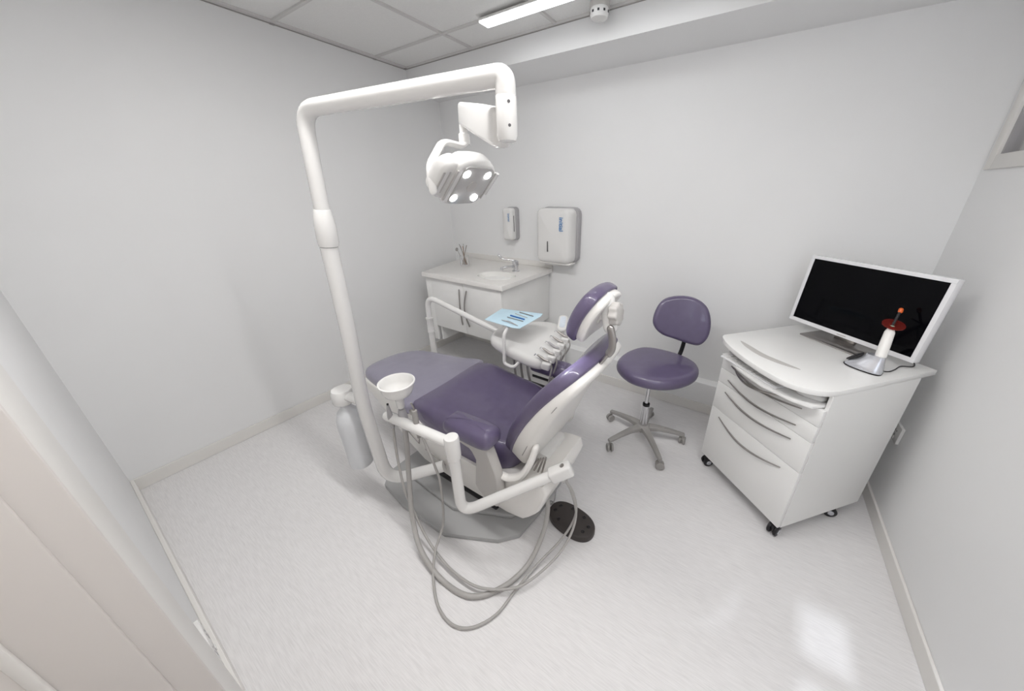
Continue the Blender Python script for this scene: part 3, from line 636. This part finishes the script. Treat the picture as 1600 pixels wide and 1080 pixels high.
# foot pedal
fp = thing('foot_pedal', 'black oval studded foot pedal lying on the floor', 'foot pedal', (-.475, .995, 0), -.1)
ov = [(.122 * math.copysign(abs(math.cos(a)) ** .8, math.cos(a)), .072 * math.copysign(abs(math.sin(a)) ** .9, math.sin(a))) for a in [2 * PI * i / 48 for i in range(48)]]
mxp = Matrix.Translation((-.475, .995, 0)) @ Matrix.Rotation(-.1, 4, 'Z')
obj('pedal_disc', pillow(ov, .034, .008, .002, n=64, rb=.004, mx=mxp), 'pedal', fp)
for i in range(8):
    a = 2 * PI * i / 8 + .25; c = mxp @ Vector((.092 * math.cos(a), .048 * math.sin(a), .034))
    obj('stud', lathe([(0, 0), (.009, 0), (.009, .002), (.006, .005), (.003, .003), (0, .003)], 14, Matrix.Translation(c)), 'black', fp)
obj('cable', tube(smooth_path([(-.58, 1.03, .02), (-.62, 1.04, .01), (-.60, 1.0, .04), (-.56, .97, .12), (-.545, .96, .22)]), .0035, 8), 'greyp', fp)
# ------------------------------------------------------------------ delivery unit
du = thing('delivery_unit', 'white instrument delivery head on a bent tube arm beyond the chair', 'delivery unit', (-1.86, 1.39, 0))
PB = Vector((-1.865, 1.40, 0))
obj('arm_post', tube([PB + Vector((0, 0, .02)), PB + Vector((0, 0, .60))], .022, 18), 'enamel', du)
obj('post_foot', lathe([(0, 0), (.09, 0), (.09, .012), (.03, .03), (0, .03)], 28, Matrix.Translation(PB)), 'base', du)
obj('post_joint', lathe([(0, .56), (.026, .56), (.026, .565), (.024, .57), (.024, .655), (.027, .66), (.027, .67), (0, .67)], 24, Matrix.Translation(PB)), 'enamel', du)
ZT = .735
obj('arm_tube', tube(bent_path([PB + Vector((0, 0, .66)), PB + Vector((.01, 0, .835)), (-1.24, 1.50, .635)], .09, 10), .019, 18), 'enamel', du)
hp = smooth_closed([(x * 1.06, y * 1.06) for x, y in [(-1.23, 1.40), (-1.19, 1.29), (-1.08, 1.235), (-.95, 1.205), (-.83, 1.185), (-.765, 1.215), (-.765, 1.32), (-.80, 1.45), (-.86, 1.59), (-.93, 1.66), (-1.05, 1.66), (-1.16, 1.56)]])
obj('head_body', pillow(hp, .075, .03, .012, n=90, rb=.03, f=lambda p: Vector((p.x, p.y, p.z + .61))), 'plast', du)
obj('tray_post', tube(bent_path([(-1.085, 1.345, .80), (-1.072, 1.275, .775), (-1.072, 1.262, .59), (-1.0, 1.262, .585), (-.975, 1.30, .63)], .025), .010, 12, round_end=True), 'plast', du)
# control pad
kp = obj('control_pad', pillow(rrect(-.075, .075, -.03, .03, .028), .022, .008, .002, mx=frame((-.935, 1.70, .712), (-.35, .8, .28), (.2, -.35, 1))), 'plast', du)
obj('keypad', prism(rrect(-.055, .055, -.018, .018, .015), .0225, .0255, frame((-.935, 1.70, .712), (-.35, .8, .28), (.2, -.35, 1))), 'padp', kp, label='pale blue keypad')
# handpiece holders along the front edge, each with its tool lying in it
tipm = ['steel', 'steel', 'greyp', 'steel', 'steel']
for i in range(5):
    k = i / 4; c = Vector((-.797 - .058 * k, 1.272 + .307 * k, .655 + .01 * k)); yv = Vector((.96, .22, -.15)).normalized()
    mh = frame(c, yv, (0, 0, 1))
    obj('tool_holder', B(-.02, .028, -.023, .023, -.018, .024, mh, bev=.008, seg=3), 'plast', du)
    tl = thing('handpiece', ['steel handpiece nearest the far purple armrest on the delivery unit', 'second steel handpiece from the armrest on the delivery unit', 'grey handpiece in the middle of the delivery unit row', 'steel handpiece next to the last one by the control pad', 'steel handpiece at the far end beside the control pad'][i], 'handpiece', c, 0, 'handpieces along the delivery unit edge')
    p0 = mh @ Vector((-.01, 0, .031)); p1 = mh @ Vector((-.05, .004, .045))
    obj('handle', tube([p0 + yv * .02, p0, p0.lerp(p1, .5), p1], lambda q: .006 + .0015 * math.sin(q * 3), 12, round_end=True), tipm[i], tl)
    obj('tool_neck', tube([p1, p1 + Vector((-.018, 0, .004)), p1 + Vector((-.024, 0, -.006))], .0032, 10, round_end=True), 'chrome', tl)
    h0 = mh @ Vector((.0, 0, -.018)); a = random.uniform(-.02, .02)
    obj('hose', tube(smooth_path([mh @ Vector((.012, 0, .03)), mh @ Vector((.034, 0, .0)), h0 + Vector((.03, 0, -.04)), h0 + Vector((-.02 - .02 * i, .02, -.25)), h0 + Vector((-.05 - .02 * i, .03 + a, -.42)), Vector((-1.0 - .01 * i, 1.44 + .02 * i, .16)), Vector((-1.08, 1.42 + .015 * i, .12))]), .0048, 8), 'hose', tl)
for i in range(3):
    x0 = -1.06 + .05 * i
    obj('supply_hose', tube(smooth_path([(x0, 1.33, .67), (x0 + .005, 1.34, .5), (x0 + .03 * i, 1.37, .3), (x0 + .02, 1.40, .13)]), .007, 8), 'hose', du)
obj('supply_box', B(-1.16, -.93, 1.345, 1.50, .028, .13, bev=.012), 'shell', du)
# tray with blue paper and small tools
tr = tag(obj('instrument_tray', prism([(-1.245, 1.335), (-1.0, 1.325), (-1.01, 1.57), (-1.275, 1.52)], .798, .806, bev=.003), 'plast'), 'white tray under blue paper on the delivery unit post', 'tray')
bl = [atz(*p, .81) for p in ((757, 499), (784, 482), (848, 490), (845, 494), (812, 513), (801, 512))]
tag(obj('tray_paper', prism([(p.x, p.y) for p in bl], .8065, .809, bev=.0008), 'blue'), 'light blue paper sheet covering the instrument tray', 'paper')
def tool(name, label, cat, m, a, b, r, **k):
    return tag(obj(name, tube([atz(*a, .8135), atz(*b, .8135)], r, 10, round_end=True), m), label, cat, **k)
tool('dental_probe', 'thin dark steel probe at the back of the blue paper', 'instrument', 'steel', (812, 488), (833, 494), .0028)
t = tool('blue_marker', 'bright blue stick across the middle of the blue paper', 'instrument', 'blueink', (798, 493), (819, 499), .0042)
tool('steel_scaler', 'steel scaler just in front of the blue stick', 'instrument', 'steel', (793, 495.5), (817, 502), .0026)
tool('mouth_mirror', 'pale steel mouth mirror beside the dark probe', 'instrument', 'lgrey', (805, 490), (824, 496.5), .002)
tw2 = thing('tweezers', 'dark steel tweezers nearest the front edge of the blue paper', 'tweezers', atz(796, 503, .812))
for s in (-1, 1): obj('prong', tube([atz(809, 509, .8135), atz(797, 503.5 + s * .9, .8135), atz(784, 500, .8135)], .002, 8, round_end=True), 'greyp', tw2)
# white service box on the floor behind the delivery unit
sb = thing('service_box', 'low white service box on the floor behind the delivery unit', 'box', (-1.2, 2.05, 0))
obj('box_body', B(-1.42, -1.20, 2.02, 2.25, .03, .335, bev=.008), 'white', sb)
obj('plinth', B(-1.41, -1.21, 2.03, 2.24, 0, .03), 'black', sb)
tag(obj('power_supply', B(-1.36, -1.20, 1.84, 1.93, 0, .03, bev=.004), 'black'), 'flat black box on the floor under the delivery unit hoses', 'power supply')
# ------------------------------------------------------------------ stool
SX, SY = -.36, 1.765
st = thing('operator_stool', 'purple stool with rounded backrest on five grey castors', 'stool', (SX, SY, 0))
t = NB(); so_ = smooth_closed([(-.575, 1.80), (-.545, 1.70), (-.44, 1.62), (-.30, 1.625), (-.19, 1.70), (-.118, 1.83), (-.125, 1.95), (-.20, 2.03), (-.34, 2.065), (-.48, 2.04), (-.55, 1.94)])
obj('seat', pillow(so_, .075, .035, .008, n=90, rb=.032, f=lambda p: Vector((p.x, p.y, p.z + .462 + .04 * ((p.x + .35) ** 2 + (p.y - 1.83) ** 2)))), 'vinyl', st)
obj('seat_plate', B(SX - .09, SX + .09, SY - .07, SY + .13, .45, .466, bev=.004), 'black', st)
obj('gas_lift', lathe([(0, .27), (.0125, .27), (.0125, .452), (0, .452)], 20, Matrix.Translation((SX, SY, 0))), 'chrome', st)
obj('lift_collar', lathe([(0, .265), (.021, .265), (.022, .27), (.022, .28), (.015, .285), (0, .285)], 20, Matrix.Translation((SX, SY, 0))), 'black', st)
obj('lift_sleeve', lathe([(0, .09), (.024, .09), (.026, .10), (.022, .265), (0, .265)], 24, Matrix.Translation((SX, SY, 0))), 'chrome', st)
obj('hub', lathe([(0, .075), (.036, .075), (.042, .085), (.042, .115), (.034, .122), (0, .122)], 28, Matrix.Translation((SX, SY, 0))), 'casterg', st)
A0 = [163, 235, 309, 21, 92]
for a in A0:
    r = math.radians(a); d = Vector((math.cos(r), math.sin(r), 0)); n_ = Vector((-d.y, d.x, 0)); o = Vector((SX, SY, 0)); t = NB(); rings = []
    for k, zc, hh, hw in ((.03, .10, .018, .024), (.10, .10, .015, .017), (.18, .088, .012, .015), (.235, .076, .011, .014), (.258, .072, .010, .012)):
        c = o + d * k + Vector((0, 0, zc)); rings.append([c + n_ * x + Vector((0, 0, y)) for x, y in rrect(-hw, hw, -hh, hh, .006, 3)])
    loft(t, rings); lg = obj('leg', t, 'casterg', st)
    sw = math.radians(a + 70); wd = Vector((math.cos(sw), math.sin(sw), 0)); wn = Vector((-wd.y, wd.x, 0)); c = o + d * .25 + wd * .008
    t = NB()
    for s in (-1, 1):
        lathe([(0, 0), (.020, 0), (.025, .003), (.025, .013), (.022, .016), (0, .016)], 20, frame(c + wn * (s * .004 if s > 0 else -.020) + Vector((0, 0, .025)), wd, wn), bm=t)
    tube([o + d * .25 + Vector((0, 0, .03)), o + d * .25 + Vector((0, 0, .066))], .007, 10, bm=t)
    obj('castor', t, 'casterg', lg)
# stool back
t = NB(); tube(smooth_path([(-.34, 1.98, .462), (-.29, 2.06, .465), (-.262, 2.10, .50), (-.25, 2.115, .60), (-.255, 2.10, .70)]), .016, 12, bm=t, flat=.45); obj('back_bar', t, 'black', st)
bx = Vector((.94, .34, -.0)).normalized(); bz = Vector((.33, -.92, .20)).normalized()
bmx = frame((-.285, 2.045, .765), bx, bz)
bo = smooth_closed([(-.165, -.03), (-.155, .06), (-.11, .125), (-.02, .15), (.07, .14), (.14, .09), (.17, 0), (.165, -.09), (.13, -.145), (.08, -.15), (-.02, -.125), (-.11, -.095)])
obj('backrest', pillow(bo, .05, .024, .004, n=90, rb=.022, f=lambda p: Vector((p.x, p.y, p.z - .025 + .9 * p.x ** 2)), mx=bmx), 'vinyl', st)
# ------------------------------------------------------------------ wheeled cabinet
MO = frame((-.007, 1.754, 0), (math.cos(-.733), math.sin(-.733), 0), (0, 0, 1)); CW, CD = .50, .516
mc = thing('mobile_cabinet', 'white wheeled drawer cabinet with bow front top, standing in the right corner', 'cabinet', MO.translation, -.733)
t = NB(); box(t, .486, CW, .019, CD, .075, .792, MO, bev=.0015); box(t, 0, .014, .019, CD, .075, .792, MO, bev=.0015); box(t, .014, .486, CD - .012, CD, .075, .792, MO)
box(t, .014, .486, .02, CD - .012, .075, .09, MO); box(t, .014, .486, .02, CD - .012, .715, .727, MO)
obj('carcass', t, 'white', mc, smooth=False)
tp_ = [(p.x, p.y) for p in resample(smooth_path([(-.045, .06, 0), (-.045, .02, 0), (-.02, -.012, 0), (.06, -.052, 0), (.18, -.085, 0), (.30, -.100, 0), (.39, -.096, 0), (.455, -.062, 0), (.49, -.015, 0), (.502, .04, 0)], 6), 40, False)]
slab = [(-.045, .595)] + [] + tp_[:1] + tp_[1:] + [(.502, .595)]
obj('top_slab', prism(slab, .793, .816, MO, bev=.002), 'white', mc)
sl = [(.05, .045), (.12, .01), (.2, -.008), (.28, .008), (.345, .045), (.28, .030), (.2, .018), (.12, .028)]
obj('recess_grip', prism([(p.x, p.y) for p in smooth_closed([(x, y, 0) for x, y in [(.04, .04), (.10, .010), (.19, -.006), (.28, .012), (.34, .05), (.28, .042), (.19, .028), (.10, .038)]])], .8155, .8168, MO), 'lgrey', mc, label='curved recessed grip in the top')
def arc_handle(zc, sag, parent, x0=.062, x1=.425, out=.018, m='steel'):
    t = NB(); rings = []
    for i in range(21):
        k = i / 20; s = math.sin(PI * k); x = x0 + (x1 - x0) * k; z = zc - sag * s; hh = .0020 + .0016 * s; w_ = .002 + .002 * s; y = -.003 - out * s
        rings.append([MO @ Vector((x, y + a, z + b)) for a, b in ((-w_, -hh), (w_, -hh), (w_, hh), (-w_, hh))])
    loft(t, rings); return obj('handle', t, m, parent, label='thin curved steel handle')
for (z0, z1, hz, sag) in ((.653, .727, .690, .022), (.574, .651, .608, .022), (.413, .572, .535, .022), (.078, .411, .375, .035)):
    d = obj('drawer', B(.0015, .4985, 0, .018, z0, z1, MO, bev=.0015), 'white', mc); arc_handle(hz, sag, d)
dp = obj('keyboard_shelf', prism([(.016, .35), (.016, -.03), (.06, -.05), (.18, -.078), (.30, -.090), (.42, -.066), (.476, -.034), (.484, .02), (.484, .35)], .732, .744, MO, bev=.001), 'white', mc)
arc_handle(.722, .028, dp, .06, .40, .072)
# castors
for (u, v, rot, lb) in ((.03, .03, .6, None), (.47, .03, 1.1, None), (.47, CD - .13, .2, None), (.03, CD - .04, .2, None)):
    c = MO @ Vector((u, v, 0)); r = rot; wd = Vector((math.cos(r), math.sin(r), 0)); wn = Vector((-wd.y, wd.x, 0)); t = NB()
    for s in (-1, 1): lathe([(0, 0), (.022, 0), (.028, .003), (.028, .013), (.022, .017), (0, .017)], 20, frame(c + wn * (.005 if s > 0 else -.022) + Vector((0, 0, .028)), wd, wn), bm=t)
    box(t, -.018, .022, -.008, .008, .035, .06, frame(c, wd, (0, 0, 1)), bev=.003); tube([c + Vector((0, 0, .05)), c + Vector((0, 0, .0755))], .012, 12, bm=t)
    cs = obj('castor', t, 'black', mc)
    t = NB()
    for s in (-1, 1): lathe([(0, 0), (.014, 0), (.012, .002), (0, .002)], 18, frame(c + wn * (s * .0225) + Vector((0, 0, .028)), wd, wn * s), bm=t)
    obj('wheel_hub', t, 'silver', cs)
# keyboard and mouse on the shelf
kb = thing('keyboard', 'white slim keyboard on the pull-out shelf under the cabinet top', 'keyboard', MO @ Vector((.17, -.01, .745)), -.733)
obj('key_base', B(.045, .346, -.070, .06, .745, .753, MO, bev=.003), 'bezel', kb)
for j in range(4):
    for i in range(12):
        if j < 4: obj('key', B(.053 + i * .0242, .074 + i * .0242, -.063 + j * .028, -.040 + j * .028, .753, .756, MO, bev=.001, seg=1), 'plast', kb)
mo = tag(obj('computer_mouse', pillow([(p.x, p.y) for p in smooth_closed([(-.05, 0, 0), (-.035, .027, 0), (.03, .03, 0), (.052, 0, 0), (.03, -.03, 0), (-.035, -.027, 0)])], .022, .012, .008, n=40, mx=MO @ Matrix.Translation((.42, .03, .744)) @ Matrix.Rotation(.5, 4, 'Z')), 'plast'), 'white computer mouse at the right end of the keyboard shelf', 'mouse')
# monitor
Mx = frame((.261, 2.150, .852), (math.cos(-.735), math.sin(-.735), 0), (0, 0, 1))
U = Vector((math.cos(-.735), math.sin(-.735), 0)); Bk = Vector((-U.y, U.x, 0)); tl_ = .087
V = Vector((0, 0, 1)) * math.cos(tl_) + Bk * math.sin(tl_); Nn = U.cross(V)   # towards the front
MM = frame((.261, 2.150, .852), U, Nn)
mn = thing('monitor', 'white framed computer monitor with black screen on the wheeled cabinet', 'monitor', (.45, 1.97, .816), -.735)
obj('housing', B(0, .54, 0, .35, -.042, .0, MM, bev=.006), 'bezel', mn)
bz_ = NB(); 
for a in ((0, .54, 0, .020), (0, .54, .334, .35), (0, .016, .020, .334), (.524, .54, .020, .334)): box(bz_, *a, 0, .004, MM, bev=.0012, seg=1)
obj('bezel', bz_, 'bezel', mn)
obj('screen', B(.016, .524, .020, .334, -.001, .0012, MM), 'screen', mn, smooth=False, label='glossy black screen')
obj('maker_mark', B(.245, .285, .007, .012, .004, .0044, MM), 'lgrey', mn)
st_ = NB(); box(st_, .06, .33, .400, .56, .816, .824, MO, bev=.003); obj('stand_foot', st_, 'steel', mn, label='flat brushed steel foot')
obj('stand_neck', B(.15, .24, .508, .53, .82, .98, MO, bev=.004), 'steel', mn)
# curing light in its dock
CL = MO @ Vector((.415, .318, .816))
cl = thing('curing_lamp', 'white cordless curing lamp with orange tip standing in its silver dock', 'curing lamp', CL)
dx = frame(CL, MO.to_3x3() @ Vector((.93, .36, 0)), (0, 0, 1))
t = NB(); rings = []
base_ol = [(p.x, p.y) for p in resample([(a.x, a.y, 0) for a in smooth_closed([(-.075, 0, 0), (-.055, .028, 0), (0, .042, 0), (.04, .036, 0), (.048, 0, 0), (.04, -.036, 0), (0, -.042, 0), (-.055, -.028, 0)])], 48)]
def br_(k, z, sx): return [dx @ Vector(((x - .03) * k + .03 + sx, y * (k * .9 + .1), z)) for x, y in base_ol]
loft(t, [br_(.98, 0, 0), br_(1, .004, 0), br_(.97, .012, 0), br_(.86, .026, 0), br_(.66, .044, 0), br_(.52, .060, 0), br_(.47, .072, 0)])
dk = obj('dock', t, 'silver', cl, label='glossy silver dock')
loft_ = NB(); loft(loft_, [br_(1.01, .0005, 0), br_(1.025, .003, 0), br_(1.01, .006, 0)]); obj('dock_rim', loft_, 'black', dk)
t = pillow([(p.x, p.y) for p in smooth_closed([(-.058, 0, 0), (-.04, .016, 0), (-.005, .02, 0), (.006, 0, 0), (-.005, -.02, 0), (-.04, -.016, 0)])], .006, .002, .002, n=40, mx=dx @ frame((-.029, 0, .0595), (.7, 0, .7), (-.7, 0, .7)))
obj('dock_window', t, 'black', dk)
g0 = dx @ Vector((.022, 0, .060)); gu = None
T1 = Vector(); 
def towards(px_, py_, origin_plane): 
    d = ray(px_, py_); n = FW; return C0 + d * (((origin_plane - C0).dot(n)) / d.dot(n))
g1 = towards(1393, 512, g0); g2 = towards(1397, 504, g0); g3 = towards(1408, 484, g0)
gd = (g1 - g0).normalized()
obj('lamp_handle', tube([g0 - gd * .01, g0 + gd * .02, g0.lerp(g1, .5), g0.lerp(g1, .85), g1], lambda k: [.0165, .018, .0175, .016, .0085][round(k * 4)], 20), 'shell', cl)
obj('collar_ring', tube([g1 - gd * .001, g1 + gd * .006], .0095, 20), 'green', cl, label='pale green ring')
tb = NB(); tube(smooth_path([g1 + gd * .004, g1.lerp(g3, .45), g3 - gd * .004]), .0042, 12, bm=tb); obj('light_guide', tb, 'black', cl)
obj('guide_tip', tube([g3 - gd * .008, g3], .0075, 16, round_end=True), 'orange', cl, label='orange tip')
sh = lathe([(0, 0), (.036, .0), (.036, .0018), (0, .0018)], 32, frame(g1 + gd * .012 + RT * .004, Vector((1, 0, 0)), Vector((.12, -.35, 1))))
obj('eye_shield', sh, 'shieldr', cl, label='round dark red translucent shield')
cp = [MO @ Vector(v) for v in ((.435, .345, .820), (.455, .375, .819), (.452, .42, .819), (.44, .48, .819), (.455, .53, .819), (.43, .58, .820), (.40, .60, .83), (.38, .603, .86))]
obj('power_cable', tube(smooth_path(cp), .0022, 8), 'black', cl)
